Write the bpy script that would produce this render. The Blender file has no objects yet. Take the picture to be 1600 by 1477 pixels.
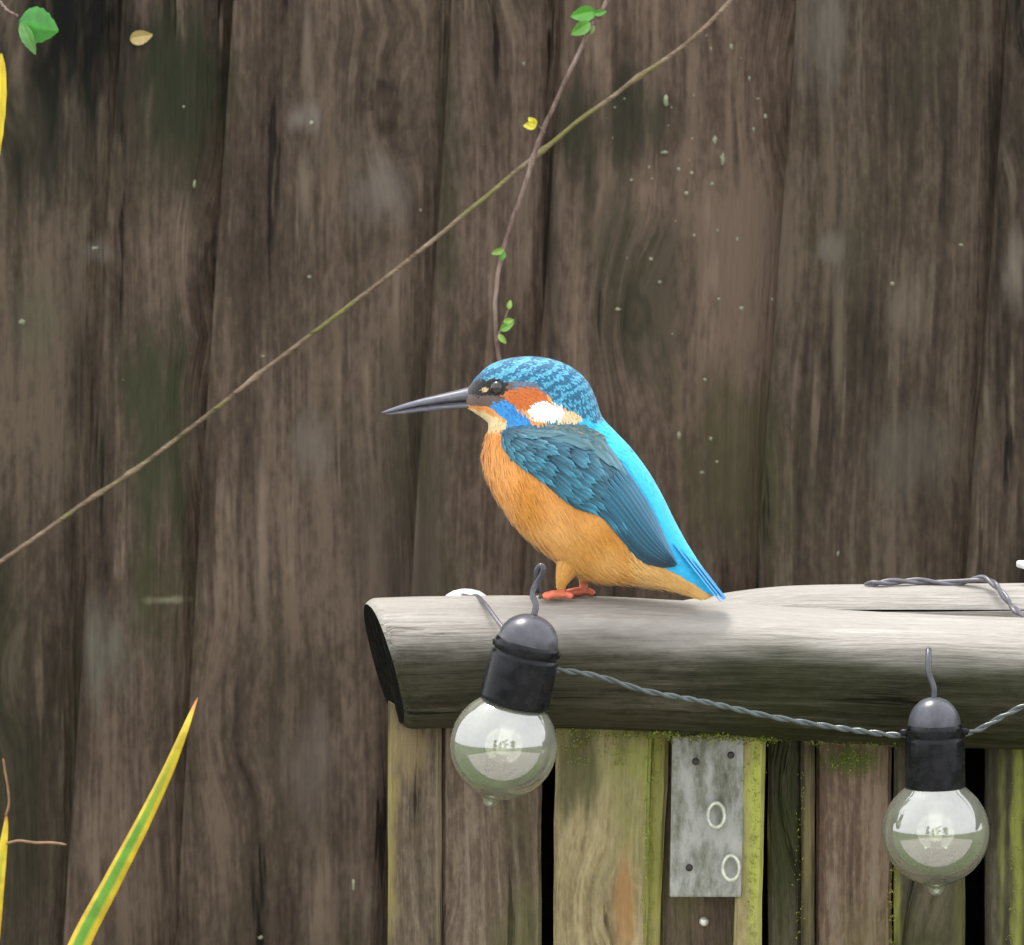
import bpy, bmesh, math, random
import numpy as np
from mathutils import Vector, Matrix, noise as mnoise
from mathutils.bvhtree import BVHTree

random.seed(7); rng = np.random.default_rng(11)
scene = bpy.context.scene
C = scene.collection
R = math.radians

# ------------------------------------------------------------------ camera
PITCH = R(5.0); DIST = 5.0; ZC = 1.154
cam_d = bpy.data.cameras.new('camera'); cam = bpy.data.objects.new('camera', cam_d); C.objects.link(cam)
cam_d.lens = 400; cam_d.sensor_width = 36; cam_d.clip_end = 2000; cam_d.clip_start = 0.05
CAMLOC = Vector((0, -DIST*math.cos(PITCH), ZC + DIST*math.sin(PITCH)))
cam.location = CAMLOC; cam.rotation_euler = (math.pi/2 - PITCH, 0, 0)
cam_d.dof.use_dof = True; cam_d.dof.focus_distance = DIST; cam_d.dof.aperture_fstop = 45
scene.camera = cam
# ------------------------------------------------------------------ sky and sun (overcast)
SUN_EL, SUN_AZ = R(68), R(318)       # soft light from high up, left and a little behind the fence
w = bpy.data.worlds.new('World'); scene.world = w; w.use_nodes = True
nt = w.node_tree; nt.nodes.clear()
sky = nt.nodes.new('ShaderNodeTexSky'); sky.sky_type = 'NISHITA'; sky.sun_disc = False
sky.sun_elevation = SUN_EL; sky.sun_rotation = SUN_AZ; sky.air_density = 1.0; sky.dust_density = 3.0
hs = nt.nodes.new('ShaderNodeHueSaturation'); hs.inputs['Saturation'].default_value = 0.25
bg = nt.nodes.new('ShaderNodeBackground'); bg.inputs['Strength'].default_value = 0.15
wo = nt.nodes.new('ShaderNodeOutputWorld')
cl=nt.nodes.new('ShaderNodeMix'); cl.data_type='RGBA'; cl.inputs[0].default_value=0.75; cl.inputs[7].default_value=(11.5,11.8,12.2,1)   # even cloud cover
nt.links.new(sky.outputs[0], hs.inputs['Color']); nt.links.new(hs.outputs[0], cl.inputs[6]); nt.links.new(cl.outputs[2], bg.inputs[0]); nt.links.new(bg.outputs[0], wo.inputs[0])
sl = bpy.data.lights.new('sun', 'SUN'); sl.energy = 2.4; sl.angle = R(18); sl.color = (1.0, 0.96, 0.9)
sun = bpy.data.objects.new('sun', sl); C.objects.link(sun)
sd = Vector((math.sin(SUN_AZ)*math.cos(SUN_EL), math.cos(SUN_AZ)*math.cos(SUN_EL), math.sin(SUN_EL)))
sun.rotation_euler = (-sd).to_track_quat('-Z', 'Y').to_euler()
sun.location = sd*6
vs = scene.view_settings; vs.view_transform = 'Standard'; vs.look = 'None'; vs.gamma = 1; vs.use_curve_mapping = False
vs.exposure = 0.48
cy=scene.cycles; cy.max_bounces=5; cy.adaptive_threshold=.025; cy.diffuse_bounces=2; cy.glossy_bounces=3; cy.transmission_bounces=4; cy.transparent_max_bounces=8; cy.caustics_reflective=False; cy.caustics_refractive=False

# ------------------------------------------------------------------ helpers
FPX = 1600*400/36
_f = Vector((0, math.cos(PITCH), -math.sin(PITCH))); _u = Vector((0, math.sin(PITCH), math.cos(PITCH)))
S = DIST/FPX                                             # metres per photo pixel at the rail
def at(px, py, Y):
    d = _f + Vector((1,0,0))*((px-800)/FPX) + _u*((738.5-py)/FPX)
    return CAMLOC + d*((Y-CAMLOC.y)/d.y)
def tag(o, label=None, cat=None, group=None, kind=None):
    if label: o['label'] = label
    if cat: o['category'] = cat
    if group: o['group'] = group
    if kind: o['kind'] = kind
    return o
def empty(name, loc, rot=(0,0,0)):
    o = bpy.data.objects.new(name, None); C.objects.link(o); o.location = loc; o.rotation_euler = rot
    o.empty_display_size = 0.02
    return o
def mesh(name, verts, faces, mat, parent=None, smooth=True, cols=None):
    me = bpy.data.meshes.new(name); me.from_pydata([tuple(v) for v in verts], [], faces)
    if mat: me.materials.append(mat)
    if smooth: me.polygons.foreach_set('use_smooth', [True]*len(me.polygons))
    if cols is not None:
        a = me.color_attributes.new('col', 'FLOAT_COLOR', 'POINT')
        a.data.foreach_set('color', np.c_[np.array(cols, float).reshape(-1,3), np.ones(len(verts))].ravel())
    me.update()
    o = bpy.data.objects.new(name, me); C.objects.link(o)
    if parent: o.parent = parent
    return o
class MB:
    def __init__(s): s.v=[]; s.f=[]; s.c=[]
    def add(s, v, f, c=None):
        n=len(s.v); s.v += [Vector(p) for p in v]; s.f += [tuple(i+n for i in q) for q in f]
        if c is not None: s.c += list(c) if hasattr(c[0],'__len__') else [c]*len(v)
    def build(s, name, mat, parent=None, smooth=True):
        return mesh(name, s.v, s.f, mat, parent, smooth, s.c if s.c else None)
def crom(pts, n):
    """Catmull-Rom through rows of an array, n samples"""
    P = np.array(pts, float); m=len(P); t=np.linspace(0, m-1, n); out=[]
    for x in t:
        i=min(int(x), m-2); f=x-i
        p0=P[max(i-1,0)]; p1=P[i]; p2=P[i+1]; p3=P[min(i+2,m-1)]
        out.append(0.5*((2*p1)+(-p0+p2)*f+(2*p0-5*p1+4*p2-p3)*f*f+(-p0+3*p1-3*p2+p3)*f**3))
    return np.array(out)
def tube(path, rad, seg=8, cap=True, squash=1.0):
    path=[Vector(p) for p in path]; n=len(path)
    if not hasattr(rad,'__len__'): rad=[rad]*n
    v=[];f=[]
    t0=(path[1]-path[0]).normalized(); a=t0.orthogonal().normalized()
    for i in range(n):
        t=(path[min(i+1,n-1)]-path[max(i-1,0)]).normalized()
        a=(a-t*a.dot(t)).normalized(); b=t.cross(a)
        for k in range(seg):
            g=2*math.pi*k/seg; v.append(path[i]+(a*math.cos(g)+b*math.sin(g)*squash)*rad[i])
    for i in range(n-1):
        for k in range(seg):
            k2=(k+1)%seg; f.append((i*seg+k, i*seg+k2, (i+1)*seg+k2, (i+1)*seg+k))
    if cap:
        f.append(tuple(range(seg))[::-1]); f.append(tuple((n-1)*seg+k for k in range(seg)))
    return v,f
def lathe(prof, seg=32):
    """prof: list of (r,z)"""
    v=[];f=[];n=len(prof)
    for r,z in prof:
        for k in range(seg):
            g=2*math.pi*k/seg; v.append((max(r,1e-5)*math.cos(g), max(r,1e-5)*math.sin(g), z))
    for i in range(n-1):
        for k in range(seg):
            k2=(k+1)%seg; f.append((i*seg+k,(i+1)*seg+k,(i+1)*seg+k2,i*seg+k2))
    return v,f
def twist(path, r_off, r_wire, pitch, name, mat, seg=7):
    """two wires twisted about a path: one cable"""
    P=crom(path, 260); d=np.r_[0,np.cumsum(np.linalg.norm(np.diff(P,axis=0),axis=1))]
    mb=MB()
    pv=[Vector(p) for p in P]; a=None
    fr=[]
    for i in range(len(pv)):
        t=(pv[min(i+1,len(pv)-1)]-pv[max(i-1,0)]).normalized()
        a=t.orthogonal().normalized() if a is None else (a-t*a.dot(t)).normalized()
        fr.append((a.copy(), t.cross(a)))
    for ph in (0, math.pi):
        q=[]
        for i in range(len(pv)):
            g=ph+2*math.pi*d[i]/pitch+0.7*math.sin(d[i]*90)
            q.append(pv[i]+(fr[i][0]*math.cos(g)+fr[i][1]*math.sin(g))*r_off)
        v,f=tube(q, r_wire, seg); mb.add(v,f)
    return mb.build(name, mat)

# ------------------------------------------------------------------ materials
class NT:
    def __init__(s, name):
        s.m=bpy.data.materials.new(name); s.m.use_nodes=True; s.t=s.m.node_tree
        s.b=s.t.nodes['Principled BSDF']; s.out=s.t.nodes['Material Output']
    def n(s, typ, **kw):
        x=s.t.nodes.new('ShaderNode'+typ)
        for k,v in kw.items(): setattr(x,k,v)
        return x
    def l(s,a,b): s.t.links.new(a,b)
    def val(s, inp, v):
        if hasattr(v,'links') or hasattr(v,'is_linked'): s.l(v, inp)
        else: inp.default_value=v
    def math(s, op, a, b=None, clamp=False):
        x=s.n('Math', operation=op, use_clamp=clamp); s.val(x.inputs[0],a)
        if b is not None: s.val(x.inputs[1],b)
        return x.outputs[0]
    def vm(s, op, a, b=None, out=0):
        x=s.n('VectorMath', operation=op); s.val(x.inputs[0],a)
        if b is not None: s.val(x.inputs[1],b)
        return x.outputs[out]
    def noise(s, vec, scale=1, detail=4, rough=0.55, dist=0.0):
        x=s.n('TexNoise'); s.l(vec,x.inputs['Vector']); x.inputs['Scale'].default_value=scale
        x.inputs['Detail'].default_value=detail; x.inputs['Roughness'].default_value=rough; x.inputs['Distortion'].default_value=dist
        return x.outputs['Fac']
    def mr(s, v, a, b, c=0., d=1., smooth=True):
        x=s.n('MapRange'); x.interpolation_type='SMOOTHSTEP' if smooth else 'LINEAR'
        s.val(x.inputs[0],v)
        for i,q in enumerate((a,b,c,d)): x.inputs[i+1].default_value=q
        return x.outputs[0]
    def mix(s, f, a, b, mode='MIX'):
        x=s.n('Mix', data_type='RGBA', blend_type=mode); s.val(x.inputs[0],f)
        for i,q in ((6,a),(7,b)):
            if isinstance(q,(tuple,list)): x.inputs[i].default_value=(*q[:3],1)
            else: s.l(q,x.inputs[i])
        return x.outputs[2]
    def ramp(s, f, stops):
        x=s.n('ValToRGB'); s.l(f,x.inputs[0]); e=x.color_ramp.elements
        while len(e)<len(stops): e.new(0.5)
        for q,(p,c) in zip(e,stops): q.position=p; q.color=(*c,1)
        return x.outputs[0]
    def bump(s, h, strength=0.3, dist=0.001):
        x=s.n('Bump'); x.inputs['Strength'].default_value=strength; x.inputs['Distance'].default_value=dist
        s.l(h,x.inputs['Height']); s.l(x.outputs[0], s.b.inputs['Normal'])
    def set(s, **kw):
        for k,v in kw.items(): s.b.inputs[k.replace('_',' ')].default_value = (*v,1) if isinstance(v,tuple) and len(v)==3 and 'Color' in k else v
        return s.m

def plain(name, col, rough=0.5, **kw):
    t=NT(name); t.set(Roughness=rough); t.b.inputs['Base Color'].default_value=(*col,1)
    p=t.n('NewGeometry').outputs['Position']
    nz=t.noise(p,220,3)
    c=t.mix(t.mr(nz,.3,.7), tuple(x*.78 for x in col), tuple(min(1,x*1.18) for x in col)); t.l(c,t.b.inputs['Base Color'])
    t.bump(nz,.12,.0006)
    for k,v in kw.items(): t.b.inputs[k.replace('_',' ')].default_value=v
    return t.m
def attr_mat(name, rough=0.55, bump=0.25, scale=900, var=(.72,1.12), **kw):
    t=NT(name); a=t.n('Attribute', attribute_name='col')
    p=t.n('TexCoord').outputs['Object']; nz=t.noise(p,scale,3)
    c=t.mix(t.mr(nz,.25,.75), (var[0],)*3, (var[1],)*3); c=t.mix(1.0,a.outputs['Color'],c,'MULTIPLY')
    t.l(c,t.b.inputs['Base Color']); t.set(Roughness=rough); t.bump(nz,bump,.0004)
    for k,v in kw.items(): t.b.inputs[k.replace('_',' ')].default_value=v
    return t.m

def wood(name, dark, mid, light, axis='Z', green=(.03,.04,.012), gthr=(.52,.68), gamt=.7, rough=.6, blobs=(), pale=(.2,.17,.14), knots=True, f=1.0, rnd=True, spec=.16, bmp=.9):
    """weathered timber: the grain runs along `axis`; blobs are stains and painted shade with a place of their own"""
    t=NT(name); P=t.n('NewGeometry').outputs['Position']
    pos=P
    if rnd:
        oi=t.n('ObjectInfo').outputs['Random']; off=t.n('CombineXYZ')
        t.l(t.math('MULTIPLY',oi,3.1),off.inputs[0]); t.l(t.math('MULTIPLY',oi,5.7),off.inputs[2]); pos=t.vm('ADD',P,off.outputs[0])
    ax={'X':(1,4.2,4.2),'Z':(4.2,4.2,1)}[axis]
    # knots bend the grain round them
    sx=t.n('SeparateXYZ'); t.l(pos,sx.inputs[0]); cx=t.n('CombineXYZ'); t.l(t.math('MULTIPLY',sx.outputs[0],10.),cx.inputs[0]); t.l(t.math('MULTIPLY',sx.outputs[2],5.2),cx.inputs[1]); kv=cx.outputs[0]
    vo=t.n('TexVoronoi', feature='F1', voronoi_dimensions='2D'); t.l(kv,vo.inputs['Vector']); vo.inputs['Scale'].default_value=1.0*f
    kd=vo.outputs['Distance']
    kmask=t.mr(kd,.05,.30,1,0)
    warp=t.noise(t.vm('MULTIPLY',pos,(1,1,.45) if axis=='Z' else (.45,1,1)),9*f,1)
    wv=t.n('CombineXYZ'); amt=t.math('ADD',t.math('MULTIPLY',warp,.022/f),t.math('MULTIPLY',kmask,.010/f) if knots else 0.0)
    t.l(amt,wv.inputs[0 if axis=='Z' else 2])
    gp=t.vm('ADD',pos,wv.outputs[0])
    def gs(across,along): return tuple((across if a>1 else along)*f for a in ax)
    g1=t.noise(t.vm('MULTIPLY',gp,gs(60,5)),1,2,.6)
    g2=t.noise(t.vm('MULTIPLY',gp,gs(150,7)),1,3,.62)
    g3=t.noise(t.vm('MULTIPLY',gp,gs(480,26)),1,2,.6)
    gb=t.noise(t.vm('MULTIPLY',gp,gs(75,14)),1,3,.7) if blobs else None
    b3=t.noise(t.vm('MULTIPLY',pos,gs(300,110)),1,2,.7); b1=t.noise(pos,6*f,2,.6); b2=t.noise(t.vm('ADD',pos,(3.3,1.7,8.1)),11*f,2,.6)
    h=t.math('ADD',t.math('ADD',t.math('MULTIPLY',g1,.32),t.math('MULTIPLY',g2,.30)),t.math('ADD',t.math('MULTIPLY',g3,.20),t.math('MULTIPLY',b3,.26)))
    hh=t.math('ADD',h,t.math('MULTIPLY',t.math('SUBTRACT',b1,.5),.42))
    col=t.ramp(hh,[(.36,dark),(.455,tuple((a_+b_)/2 for a_,b_ in zip(dark,mid))),(.53,mid),(.64,light)])
    # pale worn streaks
    b4=t.noise(t.vm('MULTIPLY',pos,gs(110,42)),1,3,.7); st=t.math('MULTIPLY',t.math('MULTIPLY',t.mr(g2,.54,.64),t.mr(b2,.45,.60)),t.mr(b4,.42,.58,.25,1)); col=t.mix(t.math('MULTIPLY',st,.6),col,pale)
    # dark cracks along the grain
    cr=t.math('MULTIPLY',t.mr(g1,.36,.30),t.mr(g3,.52,.42)); col=t.mix(t.math('MULTIPLY',cr,.8),col,tuple(x*.25 for x in dark))
    if knots:
        ring=t.math('SINE',t.math('ADD',t.math('MULTIPLY',kd,95),t.math('MULTIPLY',b3,5))); kc=t.math('MULTIPLY',t.mr(t.math('ADD',kd,t.math('MULTIPLY',b3,.06)),.06,.17,1,0),t.mr(ring,-1,1,.35,.95))
        vc=t.n('SeparateColor'); t.l(vo.outputs['Color'],vc.inputs[0])
        kc=t.math('MULTIPLY',kc,t.mr(vc.outputs[0],.45,.55,0,.65))
        col=t.mix(kc,col,tuple(x*.5 for x in dark))
    # algae film
    gm=t.math('MULTIPLY',t.mr(t.noise(t.vm('MULTIPLY',pos,(1,1,.45) if axis=='Z' else (.6,1,1)),10*f,3,.6),*gthr),t.mr(h,.35,.6,.5,1)); col=t.mix(t.math('MULTIPLY',gm,gamt),col,green)
    # separate stains and painted shade: centre, radii, colour, amount
    for (c,rad,bc,amt_) in blobs:
        d=t.vm('MULTIPLY',t.vm('SUBTRACT',P,tuple(c)),(1/rad[0],0,1/rad[1])); L=t.vm('LENGTH',d,out=1)
        L=t.math('ADD',L,t.math('MULTIPLY',t.math('SUBTRACT',gb,.5),2.4))
        col=t.mix(t.math('MULTIPLY',t.mr(L,.15,1.15,1,0),amt_),col,bc)
    if rnd:
        col=t.mix(1.0,col,t.ramp(oi,[(0,(.80,.84,.80)),(.5,(1,1,1)),(1,(1.15,1.08,1.04))]),'MULTIPLY')
    t.l(col,t.b.inputs['Base Color'])
    t.l(t.mr(g2,.3,.7,rough+.12,rough-.12),t.b.inputs['Roughness'])
    hb=t.math('ADD',t.math('MULTIPLY',g2,.5),t.math('ADD',t.math('MULTIPLY',g3,.35),t.math('MULTIPLY',b3,.2))); hb=t.math('SUBTRACT',hb,t.math('MULTIPLY',cr,.6))
    t.b.inputs['Specular IOR Level'].default_value=spec
    t.bump(hb,bmp,.0026)
    return t.m

# ------------------------------------------------------------------ the ground (lawn, with an unseen paved patch brought close to brighten the bulbs)
t=NT('lawn'); p=t.n('NewGeometry').outputs['Position']
t.l(t.ramp(t.noise(p,14,6,.7),[(.3,(.03,.05,.012)),(.55,(.07,.12,.02)),(.75,(.13,.19,.04))]),t.b.inputs['Base Color']); t.set(Roughness=.9); t.bump(t.noise(p,60,5),.6,.02)
tag(mesh('ground',[(-300,-300,0),(300,-300,0),(300,300,0),(-300,300,0)],[(0,1,2,3)],t.m,smooth=False),kind='structure')
t=NT('unseen_paving'); p=t.n('NewGeometry').outputs['Position']
br=t.n('TexBrick'); t.l(p,br.inputs['Vector']); br.inputs['Scale'].default_value=1.6; br.inputs['Mortar Size'].default_value=.012
br.inputs['Color1'].default_value=(.42,.39,.34,1); br.inputs['Color2'].default_value=(.34,.32,.29,1); br.inputs['Mortar'].default_value=(.1,.09,.08,1)
t.l(t.mix(.4,br.outputs['Color'],t.ramp(t.noise(p,5,5),[(.3,(.2,.19,.16)),(.7,(.5,.47,.42))])),t.b.inputs['Base Color']); t.set(Roughness=.8)
tag(mesh('patio',[(-4,-9,.02),(5,-9,.02),(5,-.35,.02),(-4,-.35,.02)],[(0,1,2,3)],t.m,smooth=False),kind='structure')

# ------------------------------------------------------------------ closeboard fence behind
FY=0.62; SF=(DIST+FY)/FPX
def fp(px,py): return at(px,py,FY)
def blob(px,py,rx,ry,c,a): return (fp(px,py),(rx*SF,ry*SF),c,a)
GRN=(.022,.028,.012); DRK=(.010,.009,.006); PALE=(.21,.16,.125); GRY=(.20,.17,.15)
fblobs=[blob(120,20,150,240,(.0035,.0035,.002),1.0),blob(95,230,90,110,(.012,.013,.007),.7),blob(285,130,85,170,GRN,.85),blob(240,700,75,230,(.035,.042,.018),.8),  # first blob paints the leaf's near-black shadow into the boards
 blob(255,920,60,110,(.05,.052,.022),.55),blob(600,300,50,70,GRY,.55),blob(470,185,34,32,GRY,.75),blob(475,290,14,90,PALE,.6),blob(150,390,28,24,GRY,.6),
 blob(970,200,130,110,(.016,.019,.010),.75),blob(1000,440,120,190,(.030,.030,.016),.65),blob(700,300,26,330,GRN,.6),blob(862,420,26,230,(.012,.011,.007),.8),
 blob(1160,720,140,180,(.062,.056,.026),.7),blob(1297,385,26,26,GRY,.5),blob(1310,520,12,150,PALE,.55),blob(1410,480,40,60,PALE,.45),blob(1420,700,90,80,(.13,.11,.09),.5),
 blob(60,500,60,70,(.12,.11,.075),.5),blob(130,560,30,130,DRK,.6),blob(490,690,38,60,(.17,.14,.12),.6),blob(410,880,12,190,PALE,.5),blob(170,1010,45,110,(.17,.16,.13),.6),
 blob(1285,30,40,130,(.20,.17,.155),.5),blob(1580,420,22,80,(.26,.21,.18),.6),blob(480,1190,45,120,(.16,.125,.105),.5),blob(640,700,90,240,(.055,.046,.028),.5),
 blob(620,880,80,110,(.075,.055,.045),.5),blob(265,935,34,9,(.27,.25,.17),.8),blob(480,60,9,110,PALE,.6)]
m_fence=wood('fence_timber',(.019,.013,.009),(.078,.053,.039),(.145,.102,.076),blobs=fblobs,gthr=(.52,.66),gamt=.55,green=(.030,.032,.014),rough=.55,pale=(.215,.155,.118))
fence=empty('garden_fence',(0,FY,0)); tag(fence,'dark weathered close board garden fence of leaning vertical planks','fence')
edges=[-1580,-1240,-890,-540,-165,192,366,705,880,1243,1572,1905,2240,2590,2930]
LEAN=0.066
for i in range(len(edges)-1):
    a,b=edges[i],edges[i+1]; mb=MB()
    xa=fp(a,0).x; xb=fp(b+26,0).x; z0=fp(0,0).z
    rows=[0.03,.35,.7,.85,1.0,1.1,1.2,1.3,1.4,1.62,1.86]; v=[];ff=[]
    for j,z in enumerate(rows):
        lean=(z-z0)*LEAN
        wl=.0022*mnoise.noise((i*3.1,z*6,0)); wr=.002*mnoise.noise((i*3.1+9,z*5,4)); bow=.002*mnoise.noise((i*1.7,z*2.1,7))
        xl,xr=xa+lean+wl,xb+lean+wr
        yf=-.017+bow; yr=-.001+bow*.5
        # front-left (thick edge), small arris, front-right (thin edge), back
        v+=[(xl,yf+.0025,z),(xl+.003,yf,z),(xl*.5+xr*.5,(yf+yr)*.5-.0015,z),(xr,yr,z),(xr,yr+.004,z),(xl,yr+.004,z)]
    for j in range(len(rows)-1):
        for k in range(6):
            k2=(k+1)%6; ff.append((j*6+k,j*6+k2,(j+1)*6+k2,(j+1)*6+k))
    ff.append(tuple(range(6))[::-1]); ff.append(tuple((len(rows)-1)*6+k for k in range(6)))
    mb.add(v,ff); mb.build('plank',m_fence,fence,smooth=False)
m_frail=wood('fence_rail_timber',(.03,.022,.016),(.06,.045,.035),(.1,.08,.06),axis='X',knots=False)
for z in (.35,1.55):
    v=[(x,y,zz) for x in (-.75,.75) for y,zz in ((.006,z),(.06,z),(.06,z+.08),(.006,z+.08))]
    mesh('back_rail',v,[(0,1,2,3),(7,6,5,4),(0,4,5,1),(1,5,6,2),(2,6,7,3),(3,7,4,0)],m_frail,fence,smooth=False)

# pale flecks and crumbs stuck to the boards
mb=MB()
fl=[(720,165,5,9),(818,98,4,6),(735,158,5,7),(902,130,6,9),(940,128,5,7),(960,165,9,6),(975,152,6,5),(948,182,5,8),(957,213,4,7),(1040,155,7,14),(1142,72,5,9),(1038,236,10,7),
 (986,279,5,5),(1072,300,6,5),(1017,402,5,6),(1030,438,5,5),(965,480,9,5),(1157,479,6,5),(1122,465,4,5),(1128,246,6,16),(1116,216,6,12),(1112,285,7,5),(1060,262,5,6),(1080,268,4,7),
 (1572,305,4,7),(1568,318,4,6),(1393,441,6,5),(1500,380,7,4),(1308,862,4,8),(1060,676,5,10),(1110,682,4,7),(1096,735,6,4),(1120,718,4,4),(1100,590,5,5),(484,429,5,5),(658,326,4,4),
 (364,110,4,14),(288,165,5,5),(305,285,4,11),(412,553,7,5),(194,590,4,6),(150,385,9,5),(36,500,8,9),(487,190,6,8),(408,1460,6,5),(553,1378,4,16),(1183,152,4,4),(1195,180,5,7),(1177,200,4,8),(1170,120,3,7)]
for (px,py,rx,ry) in fl:
    n=9; c=fp(px,py)+Vector((0,-.0135,0)); v=[c+Vector((0,-.0022,0))]; k0=rng.uniform(0,6)
    for k in range(n):
        g=k0+2*math.pi*k/n; rr=rng.uniform(.5,1.05)*.72; v.append(c+Vector((math.cos(g)*rx*rr*SF,.0,math.sin(g)*ry*rr*SF)))
    mb.add(v,[(0,k+1,(k+1)%n+1) for k in range(n)])
    mb.add([q+Vector((0,.0007,0)) for q in v[1:]],[tuple(range(n))])
# tiny ones scattered where the photograph shows crumbs
for _ in range(26):
    px=rng.normal(1060,90); py=rng.normal(250,110)
    c=fp(px,py)+Vector((0,-.0135,0)); r=rng.uniform(1.0,2.6)*SF; v=[c+Vector((0,-r*.6,0))]
    for k in range(6):
        g=k*math.pi/3+rng.uniform(-.3,.3); v.append(c+Vector((math.cos(g)*r*.7,0,math.sin(g)*r*rng.uniform(.7,1.8))))
    mb.add(v,[(0,k+1,(k+1)%6+1) for k in range(6)])
fk=mb.build('lichen_flecks',plain('lichen',(.27,.28,.19),.7)); tag(fk,'pale lichen flecks and crumbs stuck on the dark fence boards','lichen',kind='stuff')

# ------------------------------------------------------------------ half-round handrail the bird sits on
def bleach_toplit(m,amount=1.0):
    """bleached top over dark algae-stained sides, overhead light painted into the same fade (vertex attribute on the rail)"""
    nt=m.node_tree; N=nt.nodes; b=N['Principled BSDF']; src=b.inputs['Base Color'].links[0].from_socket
    a=N.new('ShaderNodeAttribute'); a.attribute_name='worn_toplit'; p=N.new('ShaderNodeNewGeometry')
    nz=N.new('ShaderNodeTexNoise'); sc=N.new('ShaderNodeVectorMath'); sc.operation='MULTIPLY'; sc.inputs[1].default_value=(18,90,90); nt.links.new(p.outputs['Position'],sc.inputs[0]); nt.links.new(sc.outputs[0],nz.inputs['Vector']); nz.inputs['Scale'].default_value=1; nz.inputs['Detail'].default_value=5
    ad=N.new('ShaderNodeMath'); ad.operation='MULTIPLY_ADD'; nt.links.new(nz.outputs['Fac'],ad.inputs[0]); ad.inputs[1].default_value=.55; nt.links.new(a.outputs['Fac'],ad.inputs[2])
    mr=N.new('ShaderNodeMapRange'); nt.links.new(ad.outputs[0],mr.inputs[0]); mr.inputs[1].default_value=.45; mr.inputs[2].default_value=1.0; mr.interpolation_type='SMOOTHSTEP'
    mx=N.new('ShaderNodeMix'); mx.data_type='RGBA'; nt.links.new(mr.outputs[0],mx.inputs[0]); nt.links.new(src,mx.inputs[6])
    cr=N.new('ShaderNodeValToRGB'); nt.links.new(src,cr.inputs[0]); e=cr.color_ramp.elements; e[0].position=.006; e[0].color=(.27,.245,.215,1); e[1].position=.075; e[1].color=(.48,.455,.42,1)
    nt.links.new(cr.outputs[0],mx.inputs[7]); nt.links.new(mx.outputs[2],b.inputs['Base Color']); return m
m_rail=bleach_toplit(wood('rail_timber',(.010,.009,.005),(.027,.024,.014),(.055,.049,.031),axis='X',green=(.030,.034,.010),gthr=(.46,.66),gamt=.6,rough=.6,pale=(.12,.105,.08),knots=False,f=1.3,spec=.14,bmp=.75))
m_railend=wood('rail_end_grain',(.0015,.0015,.001),(.0035,.003,.0025),(.007,.006,.005),axis='X',knots=False,rough=.9,gamt=0,spec=.05,pale=(.02,.018,.015))
def handrail(name, crest, ht, dp, mat, cut=(0,0), seed=0, nst=150, endmat=None):
    """rounded timber rail along a gently bent crest line, slanted sawn end at its start"""
    Q=crom(crest,nst*4); u_=np.linspace(0,1,nst)**1.7*(nst*4-1); P=np.stack([np.interp(u_,np.arange(nst*4),Q[:,m]) for m in range(3)],1)
    ns=96; v=[];f=[];wn=[]; s=0; L=(Vector(P[-1])-Vector(P[0])).length
    for i in range(nst):
        ax=(Vector(P[min(i+1,nst-1)])-Vector(P[max(i-1,0)])).normalized(); side=Vector((0,1,0)); side=(side-ax*side.dot(ax)).normalized(); up=side.cross(ax)*-1
        if up.z<0: up=-up
        if i: s+=(Vector(P[i])-Vector(P[i-1])).length
        for k in range(ns):
            g=2*math.pi*k/ns
            cy,cz=math.sin(g),math.cos(g)
            e=2.6 if cz<0 else 2.15
            rr=(abs(cy)**e+abs(cz)**e)**(-1/e)
            n=1+.026*mnoise.noise((s*7+seed,cy*1.6,cz*1.6))+.016*mnoise.noise((s*22+seed,cy*3,cz*3))+.008*mnoise.noise((s*34+seed,cy*14,cz*14))-.022*max(0,1-abs(g-5.15-.25*mnoise.noise((s*6,seed,2)))/.07)*max(0,min(1,.6+2.2*mnoise.noise((s*5+seed,4,4))))
            y=cy*rr*dp/2*n; z=(cz*rr*n-1)*ht/2
            if cz<0: y*=1-.10*(-cz)
            shear=(cut[0]*(-z)+cut[1]*y)*max(0,1-s/(.5*L))
            edge=max(0,1-s/.005); k_=1-.09*edge**2.2        # worn, rounded arris
            v.append(Vector(P[i])+ax*shear+side*(y*k_)+up*(-ht/2+(z+ht/2)*k_)); wn.append((min(1,max(0,.06+.88*cz+.10*mnoise.noise((s*9,seed,0)))),)*3)  # pale on top, dark beneath: weathering plus painted light from above
    for i in range(nst-1):
        for k in range(ns):
            k2=(k+1)%ns; f.append((i*ns+k,(i+1)*ns+k,(i+1)*ns+k2,i*ns+k2))
    o=mesh(name,v,f,mat)
    a=o.data.color_attributes.new('worn_toplit','FLOAT_COLOR','POINT'); a.data.foreach_set('color',np.c_[np.array(wn),np.ones(len(wn))].ravel())
    for i0,flip in ((0,False),((nst-1)*ns,True)):          # sawn ends
        c=sum((v[i0+k] for k in range(ns)),Vector())/ns
        mesh('end_grain',[c]+[v[i0+k] for k in range(ns)],[((0,k+1,(k+1)%ns+1) if not flip else (0,(k+1)%ns+1,k+1)) for k in range(ns)],endmat or m_railend,o,smooth=False)
    return o
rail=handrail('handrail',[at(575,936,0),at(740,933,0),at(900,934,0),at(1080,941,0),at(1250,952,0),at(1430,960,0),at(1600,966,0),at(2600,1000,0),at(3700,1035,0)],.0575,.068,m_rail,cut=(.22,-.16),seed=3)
tag(rail,'pale rounded wooden handrail with dark sawn end carrying the kingfisher','handrail')
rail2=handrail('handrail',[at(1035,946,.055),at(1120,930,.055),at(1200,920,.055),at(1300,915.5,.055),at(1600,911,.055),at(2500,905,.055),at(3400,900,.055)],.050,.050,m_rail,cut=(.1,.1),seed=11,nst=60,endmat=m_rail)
tag(rail2,'pale wooden rail lying behind the handrail with twisted cable on top','handrail')

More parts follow.
